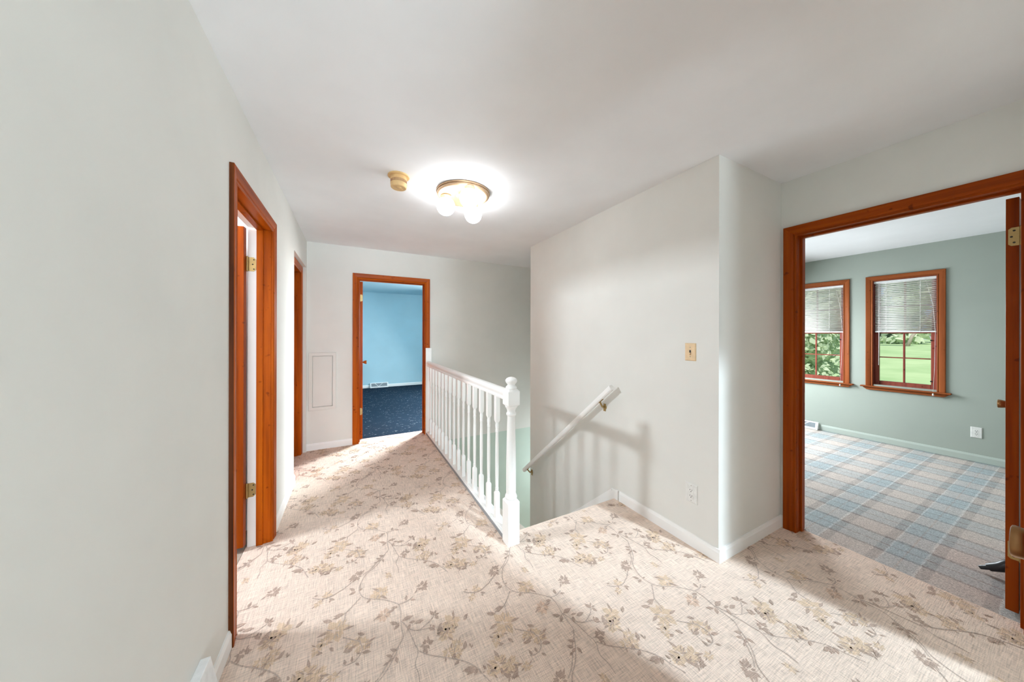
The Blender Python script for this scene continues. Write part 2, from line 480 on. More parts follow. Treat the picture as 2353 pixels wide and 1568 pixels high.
LEAVES=[(-0.001,-0.003,0.052,0.002,0.3),(0.048,-0.044,0.093,-0.045,0.3),(0.027,-0.028,0.057,-0.033,0.3),(-0.02,-0.006,-0.054,0.016,0.3),(-0.013,-0.006,-0.04,-0.036,0.3),(0.034,0.104,0.041,0.138,0.3),(0.053,0.099,0.079,0.088,0.3),(-0.01,0.088,-0.041,0.093,0.3),(-0.243,0.165,-0.29,0.171,0.3),(-0.294,0.146,-0.335,0.169,0.3),(-0.263,0.154,-0.291,0.159,0.3),(-0.146,0.18,-0.124,0.198,0.3),(-0.084,0.192,-0.06,0.185,0.3),(-0.198,0.292,-0.222,0.321,0.3),(-0.193,0.284,-0.226,0.276,0.3),(-0.181,0.283,-0.159,0.288,0.3),(-0.315,0.296,-0.29,0.278,0.3),(-0.311,0.285,-0.311,0.265,0.3),(-0.386,0.348,-0.367,0.346,0.3),(-0.038,0.495,-0.065,0.516,0.3),(-0.053,0.472,-0.081,0.463,0.3),(-0.047,0.472,-0.043,0.44,0.3),(-0.175,0.006,-0.158,0.009,0.3),(-0.162,0.003,-0.189,0.027,0.3),(0.142,-0.043,0.127,-0.008,0.3),(0.145,-0.04,0.166,-0.042,0.3),(0.145,-0.044,0.156,-0.072,0.3),(0.144,-0.035,0.158,-0.019,0.3),(0.103,-0.096,0.13,-0.121,0.3),(0.135,-0.127,0.162,-0.113,0.3),(0.124,-0.152,0.151,-0.151,0.3),(0.111,-0.096,0.12,-0.082,0.3),(-0.208,-0.047,-0.246,-0.039,0.3),(-0.174,-0.078,-0.137,-0.092,0.3),(-0.161,-0.06,-0.134,-0.051,0.3),(-0.179,-0.076,-0.194,-0.071,0.3),(-0.235,-0.103,-0.239,-0.075,0.3),(-0.21,-0.103,-0.21,-0.077,0.3),(-0.199,-0.112,-0.183,-0.13,0.3),(-0.298,0.01,-0.281,-0.018,0.3),(-0.323,0.001,-0.348,-0.002,0.3),(-0.026,-0.007,-0.054,0.012,0.3),(-0.059,-0.155,-0.083,-0.136,0.3),(-0.075,-0.17,-0.099,-0.177,0.3),(0.031,-0.037,0.014,-0.068,0.3),(0.219,-0.267,0.236,-0.231,0.3),(0.246,-0.274,0.26,-0.261,0.3),(0.248,-0.268,0.248,-0.248,0.3),(0.174,-0.263,0.173,-0.285,0.3),(0.188,-0.296,0.16,-0.309,0.3),(0.232,-0.352,0.184,-0.345,0.3),(0.233,-0.358,0.195,-0.365,0.3),(0.243,-0.357,0.221,-0.381,0.3),(0.273,-0.382,0.265,-0.36,0.3),(0.282,-0.395,0.308,-0.4,0.3),(0.349,-0.421,0.33,-0.42,0.3),(0.387,-0.446,0.353,-0.455,0.3),(0.16,-0.133,0.129,-0.14,0.3),(0.261,-0.134,0.289,-0.108,0.3),(0.076,-0.196,0.069,-0.215,0.3),(0.08,-0.195,0.062,-0.195,0.3),(0.122,-0.09,0.13,-0.11,0.3),(0.145,-0.114,0.166,-0.098,0.3),(0.265,-0.386,0.255,-0.387,0.3)]
FLOWERS=[(-0.277,0.086,0.062,0.0),(-0.171,-0.037,0.045,0.0),(-0.079,0.215,0.05,0.0),(-0.073,0.073,0.04,1.0),(0.119,0.156,0.04,2.0),(-0.188,0.399,0.042,2.0),(-0.326,0.327,0.028,0.0),(-0.36,0.29,0.028,1.0),(0.169,-0.156,0.045,1.0),(-0.03,0.323,0.025,0.0),(-0.317,0.05,0.03,0.0),(-0.346,0.025,0.032,0.0),(-0.209,-0.018,0.03,0.0),(0.205,-0.114,0.05,1.0),(0.188,-0.151,0.032,0.0),(0.079,-0.167,0.032,2.0),(0.155,-0.243,0.034,0.0),(0.197,-0.228,0.03,0.0),(0.189,-0.264,0.03,1.0),(0.331,-0.391,0.055,1.0),(0.37,-0.411,0.04,1.0),(0.294,-0.396,0.03,0.0),(0.426,-0.446,0.025,0.0),(0.362,-0.445,0.03,2.0)]

def in_hall(x, y):
    if x < -.60 or x > 2.795 or y < -.6 or y > 4.42: return False
    if x > CX-.035 and y > 1.855: return False
    return True

bm = bmesh.new()
T = -.02
for x0, x1, y0, y1 in ((-.60, CX-.03, -.13, YF+.17), (CX-.03, XS+.02, -.13, 1.87), (XS+.02, XD+.087, -.13, YC+.02)):
    box(bm, x0, x1, y0, y1, T, 0, 0)
def decal(pts, z, mi):
    if not all(in_hall(x, y) for x, y in pts): return
    f = bm.faces.new([bm.verts.new((x, y, z)) for x, y in pts]); f.material_index = mi
def strip(pts, w, z, mi):
    pts = [Vector(p) for p in pts]
    # smooth the polyline
    for _ in range(2):
        q = [pts[0]]
        for a, b in zip(pts[:-1], pts[1:]):
            q += [a*.75+b*.25, a*.25+b*.75]
        pts = q+[pts[-1]]
    L, R = [], []
    for i, p in enumerate(pts):
        d = pts[min(i+1, len(pts)-1)]-pts[max(i-1, 0)]
        if d.length < 1e-6: d = Vector((1, 0))
        n = Vector((-d.y, d.x)).normalized()*w*.5
        L.append(p+n); R.append(p-n)
    for i in range(len(pts)-1):
        decal([L[i], L[i+1], R[i+1], R[i]], z, mi)
def leaf(x0, y0, x1, y1, w, z, mi, rnd):
    a, b = Vector((x0, y0)), Vector((x1, y1)); d = b-a
    if d.length < .001: return
    n = Vector((-d.y, d.x))
    k = rnd.uniform(-.12, .12)
    L = [(0, 0), (.12, .09), (.32, .21), (.52, .23), (.72, .15), (.88, .06), (1, 0)]
    up = [a+d*t+n*(s*w/.3+k*t*(1-t)) for t, s in L]
    lo = [a+d*t+n*(-s*w/.3*.85+k*t*(1-t)) for t, s in L[1:-1]]
    for i in range(len(L)-1):
        lo_i = lo[i-1] if 0 < i <= len(lo) else None
        lo_n = lo[i] if i < len(lo) else None
        q = [up[i], up[i+1]] + ([lo_n] if lo_n is not None else []) + ([lo_i] if lo_i is not None else [])
        if len(q) >= 3: decal(q, z, mi)
def flower(x, y, r, kind, rnd):
    col = {0: 3, 1: 4 if rnd.random() < .3 else 3, 2: 1}[kind]
    n = rnd.randint(9, 12)
    a0 = rnd.uniform(0, 6.28)
    for i in range(n):
        a = a0+2*math.pi*i/n+rnd.uniform(-.22, .22)
        rr = r*rnd.uniform(.62, 1.1)
        s = r*rnd.uniform(.0, .3)
        cx, cy = x+s*math.cos(a), y+s*math.sin(a)*.9
        leaf(cx, cy, x+rr*math.cos(a), y+rr*math.sin(a), rnd.uniform(.30, .48), .00030+.00003*i, col, rnd)
    for i in range(5):
        a = a0+2.1*i+rnd.uniform(-.4, .4)
        leaf(x+r*.2*math.cos(a), y+r*.2*math.sin(a), x+r*.75*math.cos(a), y+r*.75*math.sin(a), .13, .00075+.00002*i, 1 if kind else 2, rnd)
    for i in range(2):
        a = a0+3*i
        leaf(x+r*.5*math.cos(a), y+r*.5*math.sin(a), x+r*1.25*math.cos(a+.3), y+r*1.25*math.sin(a+.3), .2, .0009+.00003*i, 1, rnd)
for i in range(-3, 5):
    for j in range(-9, 9):
        ox = MOTIF_J[0]+.703*i; oy = MOTIF_J[1]-.318*i+.633*j
        if not (-1.6 < ox < 3.8 and -1.6 < oy < 5.6): continue
        rnd = random.Random(5)
        for q, s in enumerate(STEMS): strip([(ox+a, oy+b) for a, b in s], .0046, .0010+.00002*q, 2)
        for q, (a, b, c, d, w) in enumerate(LEAVES): leaf(ox+a, oy+b, ox+c, oy+d, w, .0014+.000012*q, 1, rnd)
        for a, b, r, k in FLOWERS: flower(ox+a, oy+b, r, k, rnd)
fl = obj('floor', bm, [M_cpt, M_leaf, M_stem, M_flower, M_petal], label='beige landing carpet with trailing vine and flower pattern', cat='floor', kind='structure')
boxobj('floor_plaid', XD+.09, XW, -.90, 2.95, -.03, -.003, M_plaid, 'blue grey and beige plaid carpet of the right bedroom', 'floor')
boxobj('floor_blue', -1.30, 3.10, YF+.175, 8.58, -.03, -.003, M_bcpt, 'slate blue flecked carpet of the far bedroom', 'floor')
boxobj('floor_bath', -2.40, -.605, 1.30, 2.74, -.03, -.006, M_tile, 'tan vinyl floor of the bathroom', 'floor')
boxobj('floor_backroom', -.63, 4.50, -6.8, -.13, -.03, -.003, M_cpt, 'carpet of the room behind the camera', 'floor')
# stairs : first flight away from the camera, landing, then turning right
bm = bmesh.new()
for i in range(6):
    box(bm, CX+.05, XS, 1.855+.228*i, 1.855+.228*(i+1)+.02, -2.0, -.2*(i+1))
box(bm, CX+.05, XS+.05, 1.855+.228*6, YF, -2.4, -1.4)
for i in range(7):
    box(bm, XS+.05+.228*i, XS+.05+.228*(i+1)+.02, YE, YF, -2.98, -1.4-.2*(i+1)+.0)
struct('floor_stairs', bm, M_cpt, 'carpeted stairs going down beside the railing', 'stairs')

# ------------------------------------------------------------------ baseboards
BP = [(0, 0), (.012, 0), (.012, .060), (.0095, .066), (.006, .078), (0, .080)]
def baseboard(name, p0, p1, nrm, mat, label, h=1.0):
    p0 = Vector((*p0, 0)); p1 = Vector((*p1, 0)); n = Vector((*nrm, 0))
    bm = bmesh.new()
    prism(bm, [p0+n*a+Vector((0, 0, b*h)) for a, b in BP], p1-p0)
    return struct(name, bm, mat, label, 'baseboard')
baseboard('baseboard_left_near', (XL, 0), (XL, 1.735), (1, 0), M_trim, 'white baseboard on the left wall nearest the camera')
baseboard('baseboard_left_middle', (XL, 2.582), (XL, 3.40), (1, 0), M_trim, 'white baseboard between the two left doors')
baseboard('baseboard_far', (XL, YF), (.003, YF), (0, -1), M_trim, 'white baseboard under the wall access panel')
baseboard('baseboard_stair', (XS, YC-.012), (XS, 1.822), (-1, 0), M_trim, 'white baseboard under the outlet on the stair wall')
baseboard('baseboard_return', (XS, YC), (XD, YC), (0, -1), M_trim, 'white baseboard on the narrow corner wall')
baseboard('baseboard_right', (XD, 1.041), (XD, YC), (-1, 0), M_trim, 'short baseboard stub beside the right doorway')
baseboard('baseboard_green', (XW, -.90), (XW, 2.95), (-1, 0), M_greentrim, 'green painted baseboard under the windows')
baseboard('baseboard_blue', (-1.30, 8.58), (3.10, 8.58), (0, -1), M_trim, 'pale baseboard of the blue bedroom', h=.9)
bm = bmesh.new()
prism(bm, [(XS, 1.832, 0), (XS, 1.832, .078), (XS, 1.902, .068), (XS, 3.24, -1.135), (XS, 3.24, -1.42), (XS, 1.832, -.16)], (-.014, 0, 0))
box(bm, XS-.020, XS, 1.895, 1.901, .055, .070)
struct('trim_stair_skirt', bm, M_trim, 'white sloping skirt board down the stair wall', 'trim', bevel=.002)
bm = bmesh.new()
prism(bm, [(1.55, YF, -1.32), (1.95, YF, -1.235), (3.6, YF, -2.84), (3.6, YF, -2.98), (1.95, YF, -1.55), (1.55, YF, -1.40)], (0, -.014, 0))
struct('trim_lower_skirt', bm, M_trim, 'white sloping skirt board on the mint stairwell wall', 'trim')

# ------------------------------------------------------------------ doors
CP = [(0, 0), (0, .0095), (.005, .0115), (.010, .0105), (.014, .0085), (.019, .0085), (.024, .0125), (.044, .0155), (.058, .0175), (.066, .018), (.070, .0165), (.070, 0)]
def casing(P, u0, u1, v0, v1, mats, parent, name='door_casing', W=.07, bottom=False):
    """mitred moulding around an opening; P maps (u, v, depth) to world"""
    bm = bmesh.new(); k = W/.07
    pr = [(w*k, d) for w, d in CP]
    def path(w, d):
        pts = [(u0-w, v0), (u0-w, v1+w), (u1+w, v1+w), (u1+w, v0)]
        return [bm.verts.new(P(u, v, d)) for u, v in pts]
    rows = [path(*q) for q in pr]
    for a, b in zip(rows[:-1], rows[1:]):
        for i in range(3):
            f = bm.faces.new((a[i], a[i+1], b[i+1], b[i])); f.material_index = 1 if i == 1 else 0
            if len(mats) > 2 and b is rows[-1] and i == 0: f.material_index = 2
    for i in (0, 3):
        bm.faces.new([r[i] for r in rows])
    return obj(name, bm, mats, parent)

def panel_leaf(bm, w, h, t, F):
    """six panel door leaf, F(u, v, d): u across, v up, d 0..t through"""
    def b(u0, u1, v0, v1, d0, d1):
        vs = [bm.verts.new(F(u, v, d)) for u in (u0, u1) for v in (v0, v1) for d in (d0, d1)]
        for a in [(0,1,3,2),(4,6,7,5),(0,4,5,1),(2,3,7,6),(0,2,6,4),(1,5,7,3)]:
            bm.faces.new([vs[i] for i in a])
    st = .105 if w > .6 else .09
    rails = [(0, .22), (.84, 1.0), (1.60, 1.72), (h-.115, h)]
    ucs = [(0, st), (w/2-.05, w/2+.05), (w-st, w)]
    b(ucs[0][0], ucs[0][1], 0, h, 0, t); b(ucs[2][0], ucs[2][1], 0, h, 0, t)
    for r0, r1 in rails: b(st, w-st, r0, r1, 0, t)
    for (a0, a1), (c0, c1) in zip(rails[:-1], rails[1:]):
        b(ucs[1][0], ucs[1][1], a1, c0, 0, t)
        for p0, p1 in ((ucs[0][1], ucs[1][0]), (ucs[1][1], ucs[2][0])):
            b(p0, p1, a1, c0, t*.34, t*.66)
            m = .028
            b(p0+m, p1-m, a1+m, c0-m, t*.14, t*.86)

def knob(name, pos, dirv, parent, mat=None, L=.072, r=.029, **k):
    """door knob: rose, neck, flaring head; axis along dirv from pos on the door face"""
    ax = 'x' if abs(dirv[0]) > .5 else 'y'
    s = dirv[0]+dirv[1]
    bm = bmesh.new()
    pr = [(0, .030), (.004, .030), (.007, .026), (.008, .012), (L*.33, .010), (L*.36, .0125), (L*.42, .015), (L*.46, r*.62), (L*.62, r*.76), (L*.82, r*.95), (L*.95, r), (L*.985, r*.96), (L, r*.86)]
    lathe(bm, [(h*s, q) for h, q in pr], pos, ax, 28)
    return obj(name, bm, mat or M_bronze, parent, smooth=True, auto=40, **k)

def hinge(plates, pin, parent, mat=None, length=.089):
    """plates: list of (x0,x1,y0,y1) thin plates; pin (x,y); z centre in pin[2]"""
    bm = bmesh.new(); z = pin[2]; hl = length/2
    for x0, x1, y0, y1, ax in plates:
        # rounded corner plate
        if ax == 'y':     # plate lies in an x-z plane
            pts = [(x0, z-hl), (x1-.012, z-hl), (x1, z-hl+.012), (x1, z+hl-.012), (x1-.012, z+hl), (x0, z+hl)]
            prism(bm, [(a, y0, b) for a, b in pts], (0, y1-y0, 0))
        else:
            pts = [(y0, z-hl), (y1-.008, z-hl), (y1, z-hl+.008), (y1, z+hl-.008), (y1-.008, z+hl), (y0, z+hl)]
            prism(bm, [(x0, a, b) for a, b in pts], (x1-x0, 0, 0))
    lathe(bm, [(z-hl-.004, .003), (z-hl, .0062), (z-hl+.029, .0062), (z-hl+.0295, .0056), (z-hl+.0305, .0056), (z-hl+.031, .0062), (z+hl-.031, .0062), (z+hl-.0305, .0056), (z+hl-.0295, .0056), (z+hl-.029, .0062), (z+hl, .0062), (z+hl+.004, .003)], (pin[0], pin[1], 0), 'z', 14)
    h = obj('hinge', bm, mat or M_brass, parent)
    return h
def screws(parent, pts, axis, r=.0042):
    bm = bmesh.new()
    for x, y, z in pts:
        o = .0012
        c = (x, y, z)
        lathe(bm, [(-o, r), (o, r*.8)], c, axis, 10)
    return obj('hinge_screws', bm, M_dark, parent)

# --- door_1 : open door to the bathroom on the left
d = empty('door_1', (XL, 2.15, 0), label='open stained wood door nearest the camera on the left wall', cat='door', kind='structure')
def child(o, root):
    """keep world placement while parenting to an empty"""
    o.matrix_parent_inverse = Matrix.Translation(-Vector(root.location))
    return o
def under(root, o):
    o.parent = root
    return child(o, root)
Pl = lambda c: (lambda u, v, dd: (c+dd, u, v))
under(d, casing(Pl(XL), 1.805, 2.510, 0, 2.032, [M_wz, M_wy, M_edge], None))
bm = bmesh.new()
box(bm, -.592, -.5455, 2.508, 2.5255, 0, 2.045, 2)
box(bm, -.5455, XL, 2.506, 2.5255, 0, 2.045, 0)
box(bm, -.592, XL, 1.7895, 1.807, 0, 2.045, 0)
box(bm, -.5455, XL, 1.807, 2.506, 2.036, 2.0555, 1)
box(bm, -.592, -.5455, 1.807, 2.506, 2.040, 2.0555, 2)
box(bm, -.5455, -.512, 2.495, 2.5065, 0, 2.026, 0)
box(bm, -.5455, -.512, 1.8065, 1.818, 0, 2.026, 0)
box(bm, -.5455, -.512, 1.8065, 2.5065, 2.025, 2.0365, 1)
under(d, obj('door_jamb', bm, [M_wz, M_wy, M_trim], bevel=.0012))
bm = bmesh.new()
LA = math.radians(7)
panel_leaf(bm, .68, 2.0, .035, lambda u, v, q: (-.600-u*math.cos(LA)+q*math.sin(LA), 2.462+u*math.sin(LA)+q*math.cos(LA), .030+v))
lf = under(d, obj('door_leaf', bm, M_wz_shade, bevel=.0015))
for z in (1.805, .363):
    h = hinge([(-.590, -.549, 2.5055, 2.508, 'y')], (-.592, 2.497, z), None)
    h.parent = lf
    bm = bmesh.new()
    for dx, dz in ((.008, .03), (.014, 0), (.008, -.03)):
        lathe(bm, [(2.5040, .0042), (2.5062, .0042)], (-.552-dx, 0, z+dz), 'y', 10)
    s = obj('hinge_screws', bm, M_dark); s.parent = lf
k = knob('door_knob', (-1.208, 2.538, .94), (0, -1), None); k.parent = lf

# --- door_2 : closed closet door, set back in the left wall
d = empty('door_2', (XL, 3.81, 0), label='closed six panel wood door at the far end of the left wall', cat='door', kind='structure')
under(d, casing(Pl(-.521), 3.474, 4.148, 0, 2.052, [M_wz, M_wy], None))
bm = bmesh.new()
box(bm, -.592, -.521, 3.4005, 3.476, 0, 2.127, 0)
box(bm, -.592, -.521, 4.146, 4.2215, 0, 2.127, 0)
box(bm, -.592, -.521, 3.476, 4.146, 2.054, 2.127, 1)
box(bm, -.575, -.545, 4.135, 4.147, 0, 2.05, 0)
under(d, obj('door_jamb', bm, [M_wz, M_wy], bevel=.001))
bm = bmesh.new()
panel_leaf(bm, .664, 2.03, .034, lambda u, v, q: (-.576-q, 3.479+u, .014+v))
lf = under(d, obj('door_leaf', bm, M_wz, bevel=.0015))
k = knob('door_knob', (-.576, 3.545, .93), (1, 0), None); k.parent = lf

# --- door_3 : open door to the blue bedroom in the end wall
d = empty('door_3', (.47, YF, 0), label='wood framed doorway at the end of the landing opening to a blue room', cat='door', kind='structure')
Py = lambda c: (lambda u, v, dd: (u, c-dd, v))
under(d, casing(Py(YF), .073, .873, 0, 2.047, [M_wz, M_wx], None))
bm = bmesh.new()
box(bm, .0575, .074, YF, YF+WT, 0, 2.05, 0); box(bm, .872, .8875, YF, YF+WT, 0, 2.05, 2)
box(bm, .074, .872, YF, YF+WT, 2.048, 2.0625, 1)
box(bm, .860, .8725, YF+.045, YF+.08, 0, 2.04, 2); box(bm, .0735, .084, YF+.045, YF+.08, 0, 2.04, 0); box(bm, .0735, .8725, YF+.045, YF+.08, 2.036, 2.0485, 1)
under(d, obj('door_jamb', bm, [M_wz, M_wx, M_wz_shade], bevel=.001))
bm = bmesh.new()
panel_leaf(bm, .74, 2.025, .033, lambda u, v, q: (.086+q, 4.402+u, .012+v))
lf = under(d, obj('door_leaf', bm, M_wz, bevel=.0015))
for z in (1.828, .366):
    h = hinge([(.0895, .1165, 4.3995, 4.4025, 'y')], (.078, 4.397, z), None); h.parent = lf
for sx in (1, -1):
    k = knob('door_knob', (.119 if sx > 0 else .086, 5.07, .945), (sx, 0), None, mat=M_bronze); k.parent = lf

# --- door_4 : open door to the plaid carpet bedroom on the right
d = empty('door_4', (XD, .56, 0), label='wide red stained door frame on the right with its door swung inside', cat='door', kind='structure')
Pr = lambda c: (lambda u, v, dd: (c-dd, u, v))
under(d, casing(Pr(XD), .163, .970, 0, 2.041, [M_wz_shade, M_wy_shade], None))
bm = bmesh.new()
box(bm, XD, XD+WT, .968, .981, 0, 2.045, 0); box(bm, XD, XD+WT, .152, .1655, 0, 2.045, 0)
box(bm, XD, XD+WT, .1655, .968, 2.042, 2.0555, 1)
box(bm, XD+.045, XD+.08, .957, .9685, 0, 2.032, 0); box(bm, XD+.045, XD+.08, .165, .1765, 0, 2.032, 0); box(bm, XD+.045, XD+.08, .165, .9685, 2.031, 2.0425, 1)
under(d, obj('door_jamb', bm, [M_wz_shade, M_wy_shade], bevel=.0015))
bm = bmesh.new(); box(bm, XD+.088, XD+.113, .9665, .9685, .885, .955); box(bm, XD+.094, XD+.106, .9655, .967, .905, .935)
under(d, obj('strike_plate', bm, M_brass))
bm = bmesh.new()
panel_leaf(bm, .74, 2.02, .035, lambda u, v, q: (2.862+u, .187+q, .012+v))
lf = under(d, obj('door_leaf', bm, M_wz_shade, bevel=.0015))
for z in (1.842, .312):
    h = hinge([(2.8600, 2.8625, .186, .2155, 'x'), ], (2.851, .180, z), None); h.parent = lf
    bm = bmesh.new()
    for dy, dz in ((.014, .029), (.021, 0), (.014, -.029)):
        lathe(bm, [(2.8594, .0042), (2.8612, .0042)], (0, .186+dy, z+dz), 'x', 10)
    s = obj('hinge_screws', bm, M_dark); s.parent = lf
for sy in (1, -1):
    k = knob('door_knob', (3.535, .222 if sy > 0 else .187, .94), (0, sy), None, L=.078, r=.026); k.parent = lf
bm = bmesh.new()
tube(bm, [(3.225, .226, .098), (3.225, .236, .095), (3.225, .262, .062), (3.225, .300, .036)], [.018, .024, .025, .019], 14)
tube(bm, [(3.225, .299, .036), (3.225, .328, .018)], [.013, .010], 12)
box(bm, 3.208, 3.242, .2215, .229, .07, .125)
s = obj('door_stop', bm, M_black, smooth=True, auto=50, label='black door stop arm'); s.parent = lf

# --- door_5 : closed closet door beside the camera, only its knob reaches into the picture
d = empty('door_5', (.83, 0, 0), label='closet door beside the camera whose knob enters at the right edge', cat='door', kind='structure')
bm = bmesh.new()
panel_leaf(bm, .80, 2.03, .035, lambda u, v, q: (.43+u, -.035+q, .012+v))
lf = under(d, obj('door_leaf', bm, M_wz, bevel=.0015))
k = knob('door_knob', (1.155, .0, .955), (0, 1), None, L=.084, r=.030, mat=M_bronze); k.parent = lf

# ------------------------------------------------------------------ windows
def window(idx, yo0, yo1, label):
    zs, zt = .710, 2.117          # stool top, casing top
    cw = .060
    yi0, yi1 = yo0+cw, yo1-cw
    d = empty('window_%d' % idx, (XW, (yo0+yo1)/2, zs), label=label, cat='window', kind='structure')
    zi = zt-cw
    under(d, casing(Pr(XW), yi0, yi1, zs, zi, [M_winz, M_winy], None, name='window_casing', W=cw))
    bm = bmesh.new()
    e = .016
    prism(bm, [(XW, yo0-.04, zs), (XW-.045, yo0-.04, zs), (XW-.050, yo0-.035, zs-.010), (XW-.045, yo0-.04, zs-.018), (XW, yo0-.04, zs-.018)], (0, yo1-yo0+.08, 0))
    prism(bm, [(XW, yo0-.03, zs-.018), (XW, yo0+.01, zs-.052), (XW, yo1-.01, zs-.052), (XW, yo1+.03, zs-.018)], (-.022, 0, 0))
    box(bm, XW, XW+.10, yi0-.006, yi1+.006, zs-.015, zs, 0)
    under(d, obj('window_sill', bm, M_winy, bevel=.003))
    bm = bmesh.new()
    box(bm, XW, XW+.15, yi0-.007, yi0+.004, zs, zi+.005); box(bm, XW, XW+.15, yi1-.004, yi1+.007, zs, zi+.005); box(bm, XW, XW+.15, yi0, yi1, zi-.004, zi+.005)
    under(d, obj('window_frame', bm, M_sash, bevel=.001))
    # lower sash with muntins
    def sash(name, z0, z1, x0, x1, b0):
        bm = bmesh.new(); a, c = yi0+.005, yi1-.005
        st = .046
        box(bm, x0, x1, a, a+st, z0, z1); box(bm, x0, x1, c-st*.8, c, z0, z1)
        box(bm, x0, x1, a+st, c-st*.8, z0, z0+b0); box(bm, x0, x1, a+st, c-st*.8, z1-.035, z1)
        gm = (a+st+c-st*.8)/2; zm = (z0+b0+z1-.035)/2
        s = obj(name, bm, M_sash, bevel=.004)
        under(d, s)
        bm = bmesh.new()
        xm = (x0+x1)/2
        box(bm, xm-.009, xm+.009, gm-.0085, gm+.0085, z0+b0, z1-.035); box(bm, xm-.008, xm+.008, a+st, c-st*.8, zm-.0065, zm+.0065)
        m = obj('muntin_bars', bm, M_sash, bevel=.003); m.parent = s
        bm = bmesh.new(); box(bm, xm-.002, xm+.002, a+st-.003, c-st*.8+.003, z0+b0-.003, z1-.032)
        g = obj('window_pane', bm, M_glass); g.parent = s
        return s
    s = sash('lower_sash', zs+.006, 1.42, XW+.055, XW+.088, .062)
    sash('upper_sash', 1.385, zi-.004, XW+.092, XW+.125, .035)
    bm = bmesh.new()
    for zz in (zs+.11, 1.30):
        lathe(bm, [(XW+.047, .008), (XW+.056, .009)], (0, yi0+.048, zz), 'x', 10)
    k = obj('sash_catch', bm, M_black); k.parent = s
    return yi0, yi1, zi

def blind(yi0, yi1, zi, label, cordlabel=True):
    x = XW+.026
    d = empty('window_blind', (x, (yi0+yi1)/2, zi), label=label, cat='blind', group=None)
    a, c = yi0+.008, yi1-.014
    bm = bmesh.new(); box(bm, x-.014, x+.014, a-.002, c+.008, zi-.034, zi-.006)
    under(d, obj('head_rail', bm, M_metalwhite, bevel=.002))
    zb = 1.408; n = 28
    bm = bmesh.new()
    th = math.radians(47); R = .0125
    for i in range(n):
        z = zb+.014+(zi-.040-zb-.014)*i/(n-1)
        dip = .003*math.sin(i*1.7)
        prev = None
        for k in range(5):
            s = -1+k*.5
            px = x+R*s*math.cos(th); pz = z+R*s*math.sin(th)+.0018*(1-s*s)
            row = [bm.verts.new((px, a, pz)), bm.verts.new((px, c, pz+dip*.3))]
            if prev: bm.faces.new((prev[0], prev[1], row[1], row[0]))
            prev = row
    s = obj('slats', bm, M_slat, smooth=True); under(d, s)
    so = s.modifiers.new('thickness', 'SOLIDIFY'); so.thickness = .0008
    bm = bmesh.new(); box(bm, x-.012, x+.012, a, c, zb-.010, zb+.006)
    under(d, obj('bottom_rail', bm, M_metalwhite, bevel=.003))
    for f in (.2, .76):
        y = c-(c-a)*f
        bm = bmesh.new()
        tube(bm, [(x-.0135, y, zi-.034), (x-.0135, y, zb-.010)], .0016, 6); tube(bm, [(x+.0135, y, zi-.034), (x+.0135, y, zb-.010)], .0016, 6)
        under(d, obj('ladder_cord', bm, M_wplast))
    bm = bmesh.new(); tube(bm, [(x-.018, c-.036, zi-.03), (x-.024, c-.038, 1.3), (x-.026, c-.036, .98)], .0028, 8)
    under(d, obj('tilt_wand', bm, M_wplast, smooth=True))
    bm = bmesh.new(); tube(bm, [(x-.018, a+.075, zi-.03), (x-.026, a+.02, 1.72), (x-.024, a+.004, 1.40), (x-.045, a+.006, 1.0), (x-.082, a+.010, .71)], .0014, 6)
    lathe(bm, [(.694, .002), (.690, .006), (.672, .008), (.668, .006)], (x-.083, a+.010, 0), 'z', 10)
    under(d, obj('pull_cord', bm, M_wplast, smooth=True))
    return d
r = window(1, 1.578, 2.290, 'window partly hidden behind the right door frame, foliage outside')
blind(*r, 'half lowered white mini blind on the window beside the door frame')
r = window(2, .820, 1.431, 'wood framed window in full view with lawn outside')
blind(*r, 'half lowered white mini blind on the fully visible window over the lawn')

# ================================================================== THINGS
# ------------------------------------------------------------------ stair railing
ra = empty('stair_railing', (CX, 1.79, 0), label='white painted stair railing with turned balusters and newel post', cat='railing')
NX, NY, NH = CX, 1.789, .0425
bm = bmesh.new()
sqsec(bm, [(0, NH, .003), (.272, NH, .003), (.288, .031, .006), (.290, .029, .008)], NX, NY)
lathe(bm, [(.286, .026), (.290, .038), (.300, .040), (.310, .037), (.318, .0325), (.326, .0315), (.34, .0325), (.48, .0325), (.62, .0305), (.74, .0275), (.822, .0250), (.828, .0262), (.834, .0320), (.844, .0325), (.850, .0285), (.858, .0262), (.868, .0285), (.878, .033), (.884, .0385), (.893, .040), (.899, .036)], (NX, NY, 0), 'z', 32)
sqsec(bm, [(.886, .028, .010), (.890, .032, .008), (.902, NH, .003), (.990, NH, .003), (1.004, .031, .006), (1.006, .029, .008)], NX, NY)
lathe(bm, [(1.000, .030), (1.010, .0375), (1.017, .036), (1.024, .0285), (1.030, .0240), (1.034, .0255), (1.046, .0355), (1.055, .039), (1.064, .0375), (1.073, .030), (1.079, .019), (1.082, .006)], (NX, NY, 0), 'z', 32)
obj('newel_post', bm, M_rail, ra, smooth=True, auto=35).matrix_parent_inverse = Matrix.Translation(-ra.location)
# handrail
bm = bmesh.new()
sec = [(-.022, .922), (.022, .922), (.024, .932), (.019, .945), (.021, .953), (.028, .964), (.029, .976), (.024, .987), (.012, .993), (-.012, .993), (-.024, .987), (-.029, .976), (-.028, .964), (-.021, .953), (-.019, .945), (-.024, .932)]
prism(bm, [(CX+a, 1.825, b) for a, b in sec], (0, 4.238-1.825, 0))
obj('handrail', bm, M_rail, ra, smooth=True, auto=30).matrix_parent_inverse = Matrix.Translation(-ra.location)
